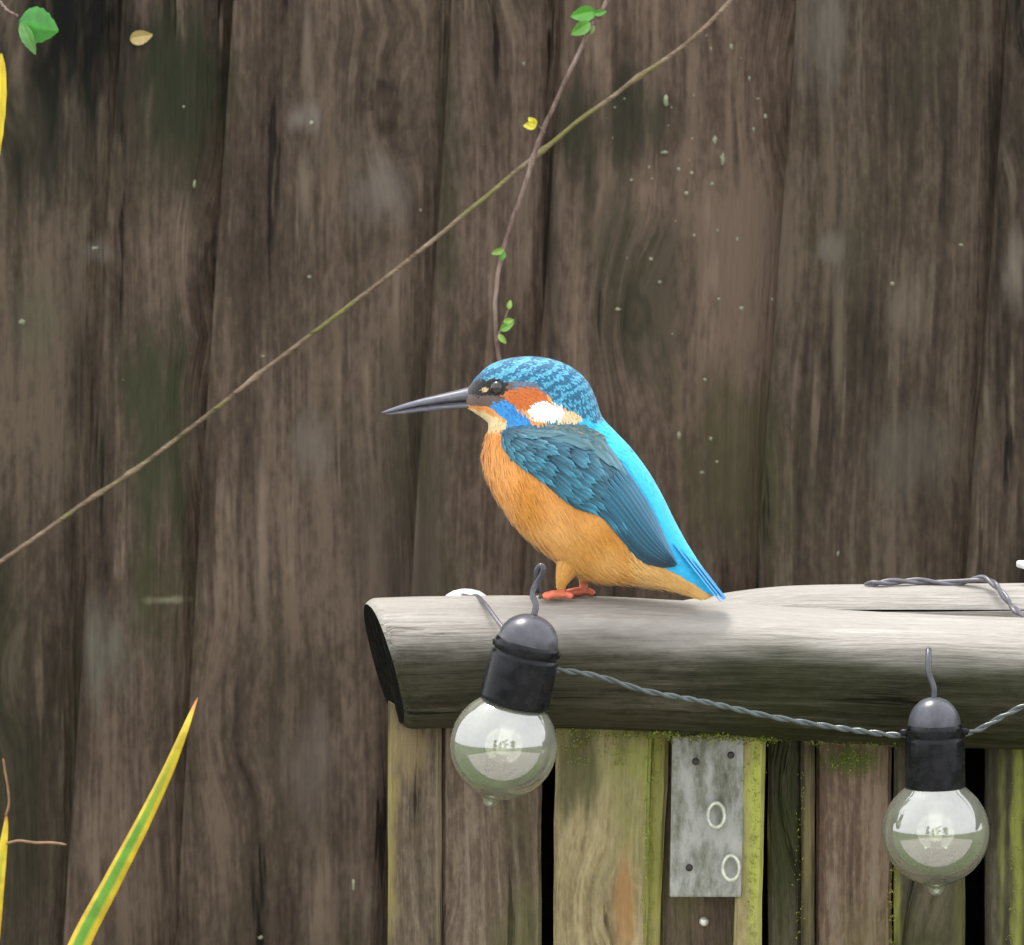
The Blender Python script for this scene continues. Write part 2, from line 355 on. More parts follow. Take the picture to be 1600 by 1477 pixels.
# ------------------------------------------------------------------ low board panel under the handrail
panel=empty('board_panel',(0,.012,0)); tag(panel,'low panel of mossy vertical boards and posts beneath the handrail','fence panel')
PY=.005
def pb(px,py,y): return at(px,py,y)
def board(x0,x1,yf,mat,wob=1.2,name='plank',top=1100,x0b=None,x1b=None,thick=.016,seed=0):
    v=[];f=[];ys=[top,1180,1230,1290,1350,1410,1477,1700,2300,4300]
    for j,py in enumerate(ys):
        fr=(py-1150)/330
        xa=x0+((x0b-x0)*fr if x0b is not None else 0)+wob*2.2*mnoise.noise((seed,py*.012,0)); xb=x1+((x1b-x1)*fr if x1b is not None else 0)+wob*2.2*mnoise.noise((seed+5,py*.011,3))
        A=pb(xa,py,yf); B=pb(xb,py,yf); zz=max(A.z,.02); A.z=B.z=zz
        off=panel.location; ch=.0016
        v+=[A+Vector((0,ch,0))-off,A+Vector((ch,0,0))-off,A.lerp(B,.5)+Vector((0,-.0006+.0008*mnoise.noise((seed,py*.02,9)),0))-off,B+Vector((-ch,0,0))-off,B+Vector((0,ch,0))-off,B+Vector((0,thick,0))-off,A+Vector((0,thick,0))-off]
        if zz<=.02: ys=ys[:j+1]; break
    n=7
    for j in range(len(v)//n-1):
        for k in range(n):
            k2=(k+1)%n; f.append((j*n+k,(j+1)*n+k,(j+1)*n+k2,j*n+k2))
    f.append(tuple(range(n))); f.append(tuple(len(v)-n+k for k in range(n))[::-1])
    return mesh(name,v,f,mat,panel,smooth=False)
MOSS=(.30,.33,.07); YEL=(.33,.26,.09); TAN=(.30,.22,.12)
def pblob(px,py,rx,ry,c,a): return (at(px,py,PY),(rx*S,ry*S),c,a)
pbl=[pblob(612,1260,16,220,YEL,.8),pblob(640,1170,36,60,TAN,.75),pblob(688,1300,9,220,(.26,.2,.13),.6),
 pblob(905,1200,45,110,(.05,.055,.02),.75),pblob(1000,1180,40,45,MOSS,.5),pblob(975,1420,20,120,(.35,.16,.05),.6),pblob(1012,1300,10,260,MOSS,.75),
 pblob(1028,1330,16,260,MOSS,.7),pblob(1180,1300,22,270,(.42,.45,.10),.9),pblob(1225,1300,30,240,(.035,.045,.012),.7),pblob(1262,1300,9,240,(.2,.17,.08),.6),
 pblob(1330,1190,60,28,(.06,.10,.012),.8),pblob(1400,1400,10,120,MOSS,.6),pblob(1590,1300,14,260,MOSS,.7),pblob(1565,1330,8,180,MOSS,.5),pblob(1500,1400,12,100,(.10,.10,.03),.5)]
m_panel=wood('panel_timber',(.040,.029,.021),(.115,.083,.060),(.21,.16,.115),blobs=pbl,green=(.10,.105,.03),gthr=(.5,.68),gamt=.55,rough=.6,f=1.4)
m_tan=wood('tan_panel_timber',(.12,.09,.045),(.29,.23,.125),(.43,.35,.20),blobs=pbl,green=(.19,.21,.05),gthr=(.46,.66),gamt=.65,rough=.6,f=1.4)
m_dkp=wood('dark_panel_timber',(.02,.018,.010),(.055,.048,.030),(.10,.09,.06),blobs=pbl,green=(.05,.055,.016),gthr=(.48,.66),gamt=.6,rough=.6,f=1.4)
board(606,690,.000,m_panel,seed=1); board(691,846,.004,m_panel,seed=2); board(868,1018,.000,m_tan,x0b=864,x1b=1010,seed=3)
board(1016,1046,.006,m_tan,seed=4,x1b=1030,x0b=1000); board(1030,1170,.012,m_panel,seed=5); board(1160,1197,-.004,m_tan,x0b=1146,x1b=1190,seed=6,name='post',thick=.03)
board(1200,1252,.010,m_dkp,seed=7); board(1252,1273,.004,m_dkp,seed=8); board(1275,1394,.010,m_panel,seed=9); board(1397,1508,.004,m_dkp,seed=10)
board(1540,1640,.002,m_dkp,seed=11); board(1660,1830,.006,m_panel,seed=12); board(1850,2010,.002,m_tan,seed=13)
for z,hh_ in ((.25,.06),(.925,.165)):                                       # cross pieces behind the boards; the tall near-black one paints in the gaps' shade
    p0=pb(608,1300,.03)-panel.location; p1=pb(2000,1300,.03)-panel.location
    v=[Vector((x,y,zz)) for x in (p0.x,p1.x) for y,zz in ((.022,z),(.05,z),(.05,z+hh_),(.022,z+hh_))]
    mesh('cross_piece_and_gap_shade',v,[(0,1,2,3),(7,6,5,4),(0,4,5,1),(1,5,6,2),(2,6,7,3),(3,7,4,0)],m_railend,panel,smooth=False)

# metal bracket plate with two screw eyes
t=NT('galvanised'); p=t.n('NewGeometry').outputs['Position']; nz=t.noise(t.vm('MULTIPLY',p,(1.5,1,.55)),70,5,.72)
t.l(t.ramp(nz,[(.28,(.06,.055,.035)),(.42,(.19,.195,.16)),(.55,(.33,.335,.31)),(.7,(.40,.40,.38))]),t.b.inputs['Base Color']); t.set(Roughness=.5,Metallic=.35); t.bump(nz,.2,.0006); m_galv=t.m
br=empty('metal_bracket',at(1106,1400,-.006)); tag(br,'weathered grey metal bracket plate screwed to the board under the rail','bracket')
o0=br.location
def lp(px,py,y): return at(px,py,y)-o0
bm=bmesh.new(); q=[lp(1050,1150,-.003),lp(1166,1150,-.003),lp(1158,1402,-.006),lp(1046,1402,-.006)]
vv=[bm.verts.new(x) for x in q]; bb=[bm.verts.new(x+Vector((0,.003,0))) for x in q]
bm.faces.new(vv[::-1]); bm.faces.new(bb)
for k in range(4): bm.faces.new((vv[k],vv[(k+1)%4],bb[(k+1)%4],bb[k]))
bmesh.ops.recalc_face_normals(bm,faces=bm.faces); bmesh.ops.bevel(bm,geom=bm.edges[:],offset=.0008,segments=2,affect='EDGES',profile=.6)
me=bpy.data.meshes.new('plate'); bm.to_mesh(me); bm.free(); me.materials.append(m_galv); po=bpy.data.objects.new('plate',me); C.objects.link(po); po.parent=br
m_dark=plain('rusty_screw',(.02,.016,.012),.5); m_eye=plain('pale_zinc',(.50,.52,.42),.35,Metallic=.3)
def disc(px,py,y,r,mat,name,parent,orig):
    v,f=lathe([(0,.0006),(r*.5,.0008),(r*.85,.0005),(r,0)],14); M=Matrix.Rotation(math.pi/2,4,'X')
    o=mesh(name,[M@Vector(x)+at(px,py,y)-orig for x in v],f,mat,parent); return o
for px,py in ((1087,1190),(1077,1356),(1142,1180)): disc(px,py,-.0068,.0016,m_dark,'screw',br,o0)
def ring(cx,cy,rx,ry,y,rw,orig):
    c=at(cx,cy,y)-orig; pts=[c+Vector((math.cos(g)*rx*S,-.003+.003*math.sin(g),math.sin(g)*ry*S)) for g in np.linspace(0,2*math.pi,25)]
    return tube(pts,rw,8,False)
for cx,cy in ((1119,1273),(1142,1355)):
    mb=MB(); mb.add(*ring(cx,cy,13,18,-.008,.0010,o0)); mb.add(*tube([lp(cx-8,cy-12,-.008),lp(cx-10,cy-14,.0)],.0012,8)); mb.build('screw_eye',m_eye,br)
mb=MB(); c=at(1100,1440,.011); v,f=lathe([(0,.0016),(.0012,.0013),(.002,.0006),(.0022,0)],14); M=Matrix.Rotation(math.pi/2,4,'X'); mb.add([M@Vector(x)+c for x in v],f)
nail=mb.build('nail',plain('bright_zinc',(.75,.72,.62),.25,Metallic=.4)); tag(nail,'small bright round nail head in the board below the metal bracket','nail')

# moss along the underside and on the board edges
mb=MB()
def tuft(c,h,n,spread,col):
    for _ in range(n):
        b_=c+Vector((rng.normal(0,spread),rng.normal(0,spread*.5),rng.normal(0,spread*.6)))
        d_=Vector((rng.normal(0,.6),rng.uniform(-1.1,-.1),rng.normal(.2,.6))).normalized()*h*rng.uniform(.5,1.2)
        s_=d_.cross(Vector((rng.normal(),rng.normal(),rng.normal()))).normalized()*h*.28
        cc=np.array(col)*rng.uniform(.55,1.4)
        mb.add([b_-s_,b_+s_,b_+d_*.6+s_*.7,b_+d_,b_+d_*.6-s_*.7],[(0,1,2,3,4)],tuple(cc))
for _ in range(520):
    px=rng.choice([rng.uniform(870,1240),rng.uniform(1260,1400),rng.uniform(1000,1210)]); py=1150+(px-1000)*.028+rng.normal(0,4)-2
    tuft(at(px,py,-.012+rng.uniform(-.004,.012)),.0012,5,.0010,(.20,.24,.035))
for (px,y0,y1,yy,n) in ((1014,1160,1477,-.001,130),(1026,1160,1477,.004,110),(1183,1165,1477,-.005,170),(1168,1170,1400,-.004,50),(1400,1340,1477,.003,50),(1592,1200,1477,.001,70),(1256,1180,1477,.003,40),(1340,1175,1215,.009,60),(1310,1175,1200,.009,40),(960,1155,1200,-.001,60),(900,1155,1195,-.001,50)):
    for _ in range(n):
        py=rng.uniform(y0,y1); sx=14 if px in(1340,1310,960,900) else 4
        tuft(at(px-(py-1160)*.03+rng.normal(0,sx),py,yy),.0008,3,.0006,(.30,.33,.06))
moss=mb.build('moss',attr_mat('moss',.85,.2)); tag(moss,'yellow green moss on the board edges and under the handrail','moss',kind='stuff')

# ------------------------------------------------------------------ festoon lights
m_black=NT('black_plastic'); _p=m_black.n('NewGeometry').outputs['Position']; _n=m_black.noise(_p,160,4)
m_black.l(m_black.mix(m_black.mr(_n,.4,.7),(.005,.005,.007),(.014,.014,.018)),m_black.b.inputs['Base Color']); m_black.l(m_black.mr(_n,.3,.7,.20,.34),m_black.b.inputs['Roughness']); m_black.b.inputs['Specular IOR Level'].default_value=.2; m_black=m_black.m
m_cap=plain('grey_cap_plastic',(.07,.07,.085),.30)  # caps grey, a step lighter than the black sockets
m_stem=plain('frosted_stem',(.92,.92,.84),.4)
m_cable=plain('cable_plastic',(.07,.085,.085),.14)
t=NT('clear_bulb')
lw=t.n('Fresnel'); lw.inputs['IOR'].default_value=2.9
tr=t.n('BsdfTransparent'); tr.inputs['Color'].default_value=(.93,.96,.88,1)
gl=t.n('BsdfGlossy'); gl.inputs['Roughness'].default_value=.035; gl.inputs['Color'].default_value=(1,1,1,1)
df=t.n('BsdfDiffuse'); df.inputs['Color'].default_value=(.86,.86,.70,1); tl=t.n('BsdfTranslucent'); tl.inputs['Color'].default_value=(.90,.88,.62,1)
dm=t.n('MixShader'); dm.inputs[0].default_value=.5; t.l(df.outputs[0],dm.inputs[1]); t.l(tl.outputs[0],dm.inputs[2])
p=t.n('TexCoord').outputs['Object']; dust=t.noise(p,55,4,.6)
m1=t.n('MixShader'); t.l(t.mr(dust,.3,.75,.34,.52),m1.inputs[0]); t.l(tr.outputs[0],m1.inputs[1]); t.l(dm.outputs[0],m1.inputs[2])
m2=t.n('MixShader'); t.l(lw.outputs[0],m2.inputs[0]); t.l(m1.outputs[0],m2.inputs[1]); t.l(gl.outputs[0],m2.inputs[2]); t.l(m2.outputs[0],t.out.inputs['Surface'])
m_bulb=t.m
m_hook=plain('hook_wire',(.05,.05,.06),.15)
def festoon(px,py,y,tilt,roll,label,hook,sk=1.0):
    """bulb centre at px,py; local z is the lamp's axis"""
    r=83*S; e=empty('festoon_light',at(px,py,y),(roll,tilt,0)); tag(e,label,'string light','festoon lights hung along the handrail')
    prof=[(.50,.90),(.56,.84)]+[(math.sin(g),math.cos(g)) for g in np.linspace(.66,2.25,30)]+[(.70,-.72),(.60,-.80),(.48,-.88),(.34,-.955),(.22,-1.00),(.175,-1.04),(.155,-1.08),(.135,-1.13),(.10,-1.18),(.05,-1.205),(.0,-1.21)]
    bl=mesh('bulb',*[x for x in lathe([(a_*r,b_*r) for a_,b_ in prof],56)],m_bulb,e)
    mesh('stem',*lathe([(0,-.18*r),(.105*r,-.17*r),(.125*r,-.12*r),(.13*r,.3*r),(.16*r,.55*r),(.2*r,.9*r)],20),m_stem,e)
    so=[(.50,.82),(.55,.83),(.565,.86),(.565,.92),(.56,1.4),(.55,1.72),(.54,1.76),(.51,1.78),(.51,1.82),(.53,1.84),(.53,1.96),(.515,2.0),(.49,2.03)]
    so_=mesh('socket',*lathe([(a_*r*sk,b_*r) for a_,b_ in so],40),m_black,e)
    dome=[(.49,2.02)]+[(.49*math.cos(g),2.02+.52*math.sin(g)) for g in np.linspace(.08,math.pi/2,12)]
    mesh('cap',*lathe([(a_*r*sk,b_*r) for a_,b_ in dome],32),m_cap,e)
    for s_ in (-1,1):                                      # side glands where the cable enters
        v,f=tube([Vector((s_*.42*r,0,1.88*r)),Vector((s_*.60*r,0,1.88*r)),Vector((s_*.64*r,0,1.87*r))],[.075*r,.07*r,.045*r],12); mesh('cable_gland',v,f,m_black,so_)
    M=Matrix.Rotation(-tilt,4,'Y')
    h0=Vector((0,0,2.48*r)); pts=crom([h0+M@(Vector(q)-h0) for q in hook],36); v,f=tube(pts,.0014,8); mesh('hook',v,f,m_hook,e)
    return e
rr=83*S
l1=festoon(787,1165,-.064,R(13),R(5),'tilted clear globe bulb light hanging near the sawn end of the handrail',[(0,0,2.5*rr),(.001,.003,2.68*rr),(-.0006,.008,2.85*rr),(.0002,.011,2.98*rr),(.0022,.012,3.12*rr),(.0038,.012,3.26*rr),(.0036,.0125,3.36*rr),(.0020,.013,3.34*rr),(.0010,.0135,3.2*rr),(.0012,.014,3.02*rr),(.0018,.016,2.86*rr)],1.16)
l2=festoon(1462,1300,-.060,R(-1),R(2),'upright clear globe bulb light at the other end of the sagging cable',[(0,0,2.5*rr),(0,.001,2.7*rr),(-.002,.003,2.95*rr),(-.0022,.006,3.15*rr),(-.002,.012,3.36*rr)])
c1=twist([at(862,1046,-.064),at(930,1056,-.060),at(1010,1080,-.056),at(1100,1097,-.054),at(1200,1119,-.054),at(1300,1136,-.056),at(1380,1147,-.058),at(1416,1150,-.060)],.0006,.00085,.017,'cable',m_cable)
tag(c1,'thin twisted cable sagging between the two globe bulb lights','cable')
c2=twist([at(1506,1147,-.060),at(1530,1140,-.058),at(1570,1118,-.056),at(1620,1098,-.054),at(1720,1090,-.054),at(1900,1110,-.054)],.0006,.00085,.017,'cable',m_cable)
tag(c2,'thin twisted cable rising from the upright bulb light towards the panel side','cable')
m_gcable=plain('grey_cable_plastic',(.13,.12,.14),.3)
c3=twist([at(1352,916,.052),at(1372,911,.05),at(1430,908,.052),at(1490,911,.05),at(1535,904,.046),at(1556,915,.038),at(1572,935,.032),at(1592,957,.022),at(1640,975,-.02)],  .0007,.0010,.024,'cable',m_gcable)
tag(c3,'grey twisted cable lying along the top of the rear rail','cable')
# thin wire from the tilted light over the rail to a white cap behind
wp=crom([at(722,930,.030),at(735,933,.012),at(745,932,.002),at(757,943,-.020),at(775,967,-.034),at(792,990,-.045)],40); v,f=tube(wp,.0010,7)
tag(mesh('wire',v,f,m_gcable),'thin grey wire running from the white cap over the handrail top','wire')
cp=empty('white_cap',at(728,946,.036)); tag(cp,'white domed plastic cap on the far side of the handrail','cap')
mesh('dome',*lathe([(.0001,.0072),(.003,.0071),(.006,.0063),(.0088,.0046),(.0105,.0022),(.0112,0),(.0112,-.004)],32),plain('white_plastic',(.72,.73,.76),.3),cp)
mesh('base',*lathe([(.0112,-.0042),(.0118,-.005),(.0118,-.011),(0.,-.011)],32),m_black,cp)
# white plastic clip at the right
wc=empty('cable_clip',at(1612,905,.052)); tag(wc,'white plastic clip standing on the rear rail beside the grey cable','clip')
v,f=tube(crom([(0,0,-.006),(.001,0,.002),(-.002,0,.006),(-.0068,0,.0068)],14),[.002]*10+[.0019,.0018,.0016,.0011],10); mesh('hook',v,f,plain('white_clip',(.75,.77,.8),.3),wc)
v,f=lathe([(0,-.008),(.0035,-.008),(.0035,-.0045),(.002,-.004)],16); mesh('base',v,f,m_galv,wc)

# ------------------------------------------------------------------ stems and leaves
m_twig=wood('twig_bark',(.10,.07,.05),(.24,.17,.12),(.36,.28,.20),axis='X',knots=False,f=3,green=(.22,.21,.06),gthr=(.5,.6),gamt=.8,rnd=False,rough=.6)
m_twig2=wood('reddish_bark',(.10,.065,.055),(.24,.165,.14),(.38,.28,.24),axis='Z',knots=False,f=3,gamt=0,rnd=False,rough=.6)
m_leaf=attr_mat('leaf',.35,.15,120,**{'Subsurface Weight':0.0})
def stem(pts,r0,r1,y,name,mat,nodes=(),parent=None,orig=Vector()):
    if len(pts[0])==2: pts=[(a_,b_,y) for a_,b_ in pts]
    P=crom(pts,150); n=len(P); path=[];rad=[]
    for i,(a_,b_,yy) in enumerate(P):
        s_=i/(n-1); path.append(at(a_+1.3*mnoise.noise((i*.2,1,y*9)),b_+1.6*mnoise.noise((i*.17,5,y*9)),yy)-orig)
        r=(r0*(1-s_)+r1*s_)*(1+.12*mnoise.noise((i*.45,2,3)))
        for (nx,ny) in nodes: r*=1+.55*math.exp(-((a_-nx)**2+(b_-ny)**2)/150)
        rad.append(r)
    v,f=tube(path,rad,8); return mesh(name,v,f,mat,parent)
st=stem([(-260,1080,.50),(-120,965,.5),(0,878,.5),(100,808,.5),(205,738,.5),(320,652,.5),(400,588,.5),(500,512,.5),(600,436,.5),(700,356,.5),(780,290,.5),(845,237,.5),(920,178,.5),(1000,120,.5),(1080,62,.5),(1150,-8,.5),(1240,-110,.5)],3.4*SF,3.6*SF,.5,'bramble_stem',m_twig,[(205,738),(845,237),(400,588),(1000,120),(150,772)])
tag(st,'long thin bare stem running diagonally across the dark fence','stem')
br=empty('trailing_shoot',at(1010,-170,.47)); tag(br,'thin trailing reddish shoot with tiny green leaves hanging behind the bird','shoot')
o0=br.location.copy()
stem([(1010,-170),(975,-60),(948,0),(925,42),(898,95),(870,155),(848,205),(832,250),(815,305),(800,345),(788,385),(779,425),(774,470),(775,515),(780,560),(785,590)],3.4*SF,3.2*SF,.47,'stem',m_twig2,[(925,42),(832,250),(785,395)],br,o0)
def leaf(px,py,y,ln,wd,ang,col,parent,orig,curl=.25,tipcol=None,fold=.35,yaw=0.,veins=True,nl=12,nw=8):
    """leaf blade from px,py pointing at ang (degrees, 0 = right, 90 = up); real blade with fold, curl and two sides"""
    v=[];c=[];f=[]
    base=at(px,py,y)-orig; d=Vector((math.cos(R(ang)),0,math.sin(R(ang)))); s_=Vector((-d.z,0,d.x)); nrm=Vector((0,-1,0))
    if yaw: Q=Matrix.Rotation(R(yaw),3,d); s_=Q@s_; nrm=Q@nrm
    for side in (0,1):
        for i in range(nl+1):
            t_=i/nl; w_=wd*(math.sin(math.pi*min(1,t_**.75*.97+.02)))**.8*(1+.05*math.sin(t_*40))
            for k in range(nw+1):
                q=k/nw*2-1
                p_=base+d*ln*t_+s_*w_*q*.5+nrm*(ln*curl*(-(t_-.4)**2)+abs(q)*w_*fold*.5)+nrm*(-.00025 if side else 0)
                v.append(p_); k_=.82+.3*abs(q)**.5
                if veins and (i+int(abs(q)*2))%3==0: k_*=.88
                cc=np.array(col)*(k_ if abs(q)>.12 else 1.35)
                if tipcol is not None and t_>.8: cc=cc*(1-(t_-.8)/.2)+np.array(tipcol)*((t_-.8)/.2)
                c.append(cc)
    m_=(nl+1)*(nw+1)
    for i in range(nl):
        for k in range(nw):
            q=(i*(nw+1)+k,i*(nw+1)+k+1,(i+1)*(nw+1)+k+1,(i+1)*(nw+1)+k); f.append(q); f.append(tuple(x+m_ for x in q[::-1]))
    return mesh('leaf',v,f,m_leaf,parent,True,c)
LG=(.10,.33,.04); LY=(.60,.58,.05); LP=(.25,.42,.07)
leaf(930,18,.468,38*SF,24*SF,192,LG,br,o0,.2); leaf(922,36,.467,34*SF,20*SF,212,(.14,.36,.05),br,o0,.4); leaf(928,22,.467,20*SF,10*SF,12,LG,br,o0)
leaf(928,40,.467,16*SF,7*SF,250,(.16,.2,.06),br,o0)
stem([(851,207),(845,200),(838,196)],1.3*SF,1.0*SF,.467,'stalk',m_twig2,(),br,o0)
stem([(775,534),(781,518),(788,500),(796,480)],1.5*SF,1.0*SF,.467,'stalk',m_twig2,(),br,o0)
leaf(838,196,.466,17*SF,12*SF,135,(.75,.66,.03),br,o0,.1); leaf(838,196,.466,20*SF,13*SF,182,(.68,.60,.04),br,o0,.3)
leaf(787,390,.466,20*SF,10*SF,200,LP,br,o0); leaf(788,394,.466,14*SF,9*SF,250,LG,br,o0)
leaf(787,503,.466,16*SF,10*SF,10,LP,br,o0); leaf(782,516,.466,24*SF,12*SF,30,(.17,.38,.05),br,o0); leaf(779,523,.466,18*SF,9*SF,-50,LP,br,o0); leaf(795,483,.466,14*SF,8*SF,80,LP,br,o0)
# climber at the left edge
cl=empty('climber',at(-40,-120,.40)); tag(cl,'climbing plant with a glossy round green leaf and a long yellow leaf','climber'); o0=cl.location.copy()
stem([(-40,-120),(-20,-60),(-6,-10),(8,12),(28,26)],2.4*SF,1.6*SF,.40,'stem',m_twig2,(),cl,o0); stem([(-20,-60),(-22,0),(-14,60),(-4,92)],2.2*SF,1.5*SF,.40,'stem',m_twig2,(),cl,o0)
leaf(30,34,.40,60*SF,56*SF,-14,(.055,.27,.035),cl,o0,.35,fold=-.22); leaf(33,36,.396,52*SF,20*SF,-66,(.13,.33,.08),cl,o0,.3)
leaf(2,84,.40,180*SF,22*SF,-93,(.66,.50,.02),cl,o0,.05,tipcol=(.2,.4,.03),veins=False)
# dead leaf stuck on a board
dl=leaf(203,62,FY-.017,36*SF,23*SF,12,(.40,.30,.11),None,Vector(),.15); dl.name='dead_leaf'; tag(dl,'small withered tan leaf stuck to a dark fence plank','leaf')
# variegated iris blades
ir=empty('iris_plant',Vector((at(-40,1477,.30).x,.30,0))); tag(ir,'variegated iris with green leaves edged yellow and orange dried tips','iris'); o0=ir.location.copy()
def iris(ctrl,wmax,name='leaf'):
    P=crom(ctrl,90); n=len(P); v=[];c=[];f=[]; nw=12
    for side in (0,1):
        for i,(a_,b_,yy) in enumerate(P):
            p_=at(a_,b_,yy)-o0
            q0=at(*P[max(i-1,0)])-o0; q1=at(*P[min(i+1,n-1)])-o0; d=(q1-q0).normalized(); s_=d.cross(Vector((0,-1,0))).normalized()
            t_=i/(n-1); w_=wmax*min(1,((1-t_)/.80)**.95+.01)*(1+.02*mnoise.noise((t_*14,3,1)))*min(1,.62+2*t_)
            for k in range(nw+1):
                q=k/nw*2-1
                v.append(p_+s_*w_*q*.5+Vector((0,-.10*w_*(1-q*q)+(.0004 if side else 0),0)))
                stripe=.05*math.sin(q*31)+.12*mnoise.noise((q*5,t_*4,2))
                g_=max(0,min(1,(.62-abs(q+.12)+stripe)/.26))*max(0,min(1,(.82-t_)/.2))
                col=np.array((.78,.58,.035))*(1-g_)+np.array((.15,.38,.04))*g_
                edge=max(0,(abs(q)-.82)/.18); col=col*(1-.5*edge)+np.array((.65,.28,.05))*.5*edge
                o_=max(0,min(1,(t_-.88)/.07)); col=col*(1-o_)+np.array((.55,.20,.045))*o_
                c.append(col)
    m_=n*(nw+1)
    for i in range(n-1):
        for k in range(nw):
            q=(i*(nw+1)+k,i*(nw+1)+k+1,(i+1)*(nw+1)+k+1,(i+1)*(nw+1)+k); f.append(q); f.append(tuple(x+m_ for x in q[::-1]))
    return mesh(name,v,f,m_leaf,ir,True,c)
zb=4360
iris([(-60,zb,.30),(-55,3600,.30),(-30,2700,.30),(20,2000,.30),(75,1620,.30),(118,1490,.30),(175,1378,.30),(225,1282,.30),(262,1205,.30),(285,1150,.30),(300,1112,.305),(309,1090,.31)],46*SF)
iris([(-90,zb,.31),(-88,3600,.31),(-80,2700,.31),(-60,2000,.31),(-34,1640,.31),(-14,1470,.31),(-4,1390,.31),(4,1330,.31),(9,1290,.31),(10,1270,.31)],44*SF)
iris([(-60,zb,.33),(-90,3300,.33),(-140,2400,.33),(-220,1700,.33),(-300,1400,.33)],60*SF)
v,f=tube([at(a_,b_,.309)-o0 for a_,b_ in crom([(10,1318),(30,1314),(55,1317),(80,1317),(104,1320)],20)],[.0007]*18+[.0005,.0003],6); mesh('dried_tip',v,f,plain('dried_leaf',(.30,.17,.09),.6),ir)
v,f=tube([at(a_,b_,.309)-o0 for a_,b_ in crom([(9,1275),(14,1255),(12,1230),(7,1200),(5,1185)],20)],[.0006]*18+[.0004,.0002],6); mesh('dried_tip',v,f,plain('dried_leaf_tip',(.28,.15,.08),.6),ir)

# ------------------------------------------------------------------ the kingfisher
YAW=R(11); cy_,sy_=math.cos(YAW),math.sin(YAW)
BX,BZ=900,931                                             # photo pixel of the feet: the bird's own origin
BY=-.006
bird=empty('kingfisher',at(BX,BZ+2,BY),(0,0,-YAW)); tag(bird,'blue and orange kingfisher with long dark beak perched on the handrail','bird')
def D2(px,py): return ((px-BX)*S/cy_,(BZ-py)*S)           # centre-plane point from the profile drawing
ST=[ # dorsal point, ventral point, half width
 (733,604, 730,638, 13),(746,588, 740,643, 23),(768,569, 752,650, 31),(798,559, 763,659, 38),(830,556, 765,670, 43),(862,560, 761,684, 46),
 (892,572, 757,701, 47),(914,591, 757,719, 49),(928,617, 760,738, 52),(939,648, 769,761, 56),(957,669, 784,789, 60),(983,696, 804,817, 62),
 (1009,730, 830,844, 61),(1031,767, 862,869, 57),(1050,805, 893,892, 51),(1068,838, 934,907, 42),(1083,862, 982,910, 31),(1096,882, 1022,914, 21),
 (1107,899, 1056,920, 13),(1116,914, 1085,928, 8),(1121,922, 1100,932, 4)]
rows=[]
for (dx,dy,vx,vy,wd) in ST:
    a_,b_=D2(dx,dy),D2(vx,vy); rows.append((a_[0],a_[1],b_[0],b_[1],wd*S))
NS,NA=200,96
SEC=crom(rows,NS)
def body_pt(t,phi):
    """t in 0..1 head to tail; phi 0 = crest of the back, pi = belly; positive phi = the near (left) side"""
    x=t*(NS-1); i=min(int(x),NS-2); fr=x-i; q=SEC[i]*(1-fr)+SEC[i+1]*fr
    c,s=math.cos(phi),math.sin(phi); e=2.2; rr=(abs(c)**e+abs(s)**e)**(-1/e)
    m=.5+.5*c*rr
    # cheeks sit low on the head, belly wide low on the trunk
    return Vector((q[2]+(q[0]-q[2])*m, -q[4]*s*rr, q[3]+(q[1]-q[3])*m))
def proj(p):
    """photo pixel of a bird point, far side folded onto the near side"""
    X=p.x*cy_-abs(p.y)*sy_; return BX+X/S, BZ-p.z/S
def inpoly(x,y,P):
    r=False; n=len(P); j=n-1
    for i in range(n):
        if (P[i][1]>y)!=(P[j][1]>y) and x<(P[j][0]-P[i][0])*(y-P[i][1])/(P[j][1]-P[i][1])+P[i][0]: r=not r
        j=i
    return r
CAP=[(738,596),(748,591),(774,588),(790,592),(815,590),(838,594),(852,606),(862,620),(880,632),(905,644),(930,658),(948,655),(950,600),(920,560),(860,530),(790,535),(735,570)]
CHEEK=[(785,613),(796,604),(818,601),(842,602),(853,613),(862,624),(850,630),(836,630),(828,640),(811,634),(794,623)]
CREAM=[(870,632),(890,637),(912,650),(900,657),(872,656)]
MALAR=[(764,632),(775,624),(786,621),(800,627),(822,644),(834,658),(826,672),(806,690),(796,672),(790,652),(776,640)]
THROAT=[(715,638),(755,637),(770,645),(792,655),(794,664),(780,672),(755,676),(740,660)]
WING=[(784,668),(786,690),(800,712),(822,722),(845,741),(871,764),(897,784),(935,796),(954,809),(969,831),(987,856),(1004,876),(1057,874),(1044,850),(1036,812),(1017,767),(984,715),(957,685),(935,664),(897,655),(845,659),(815,660)]
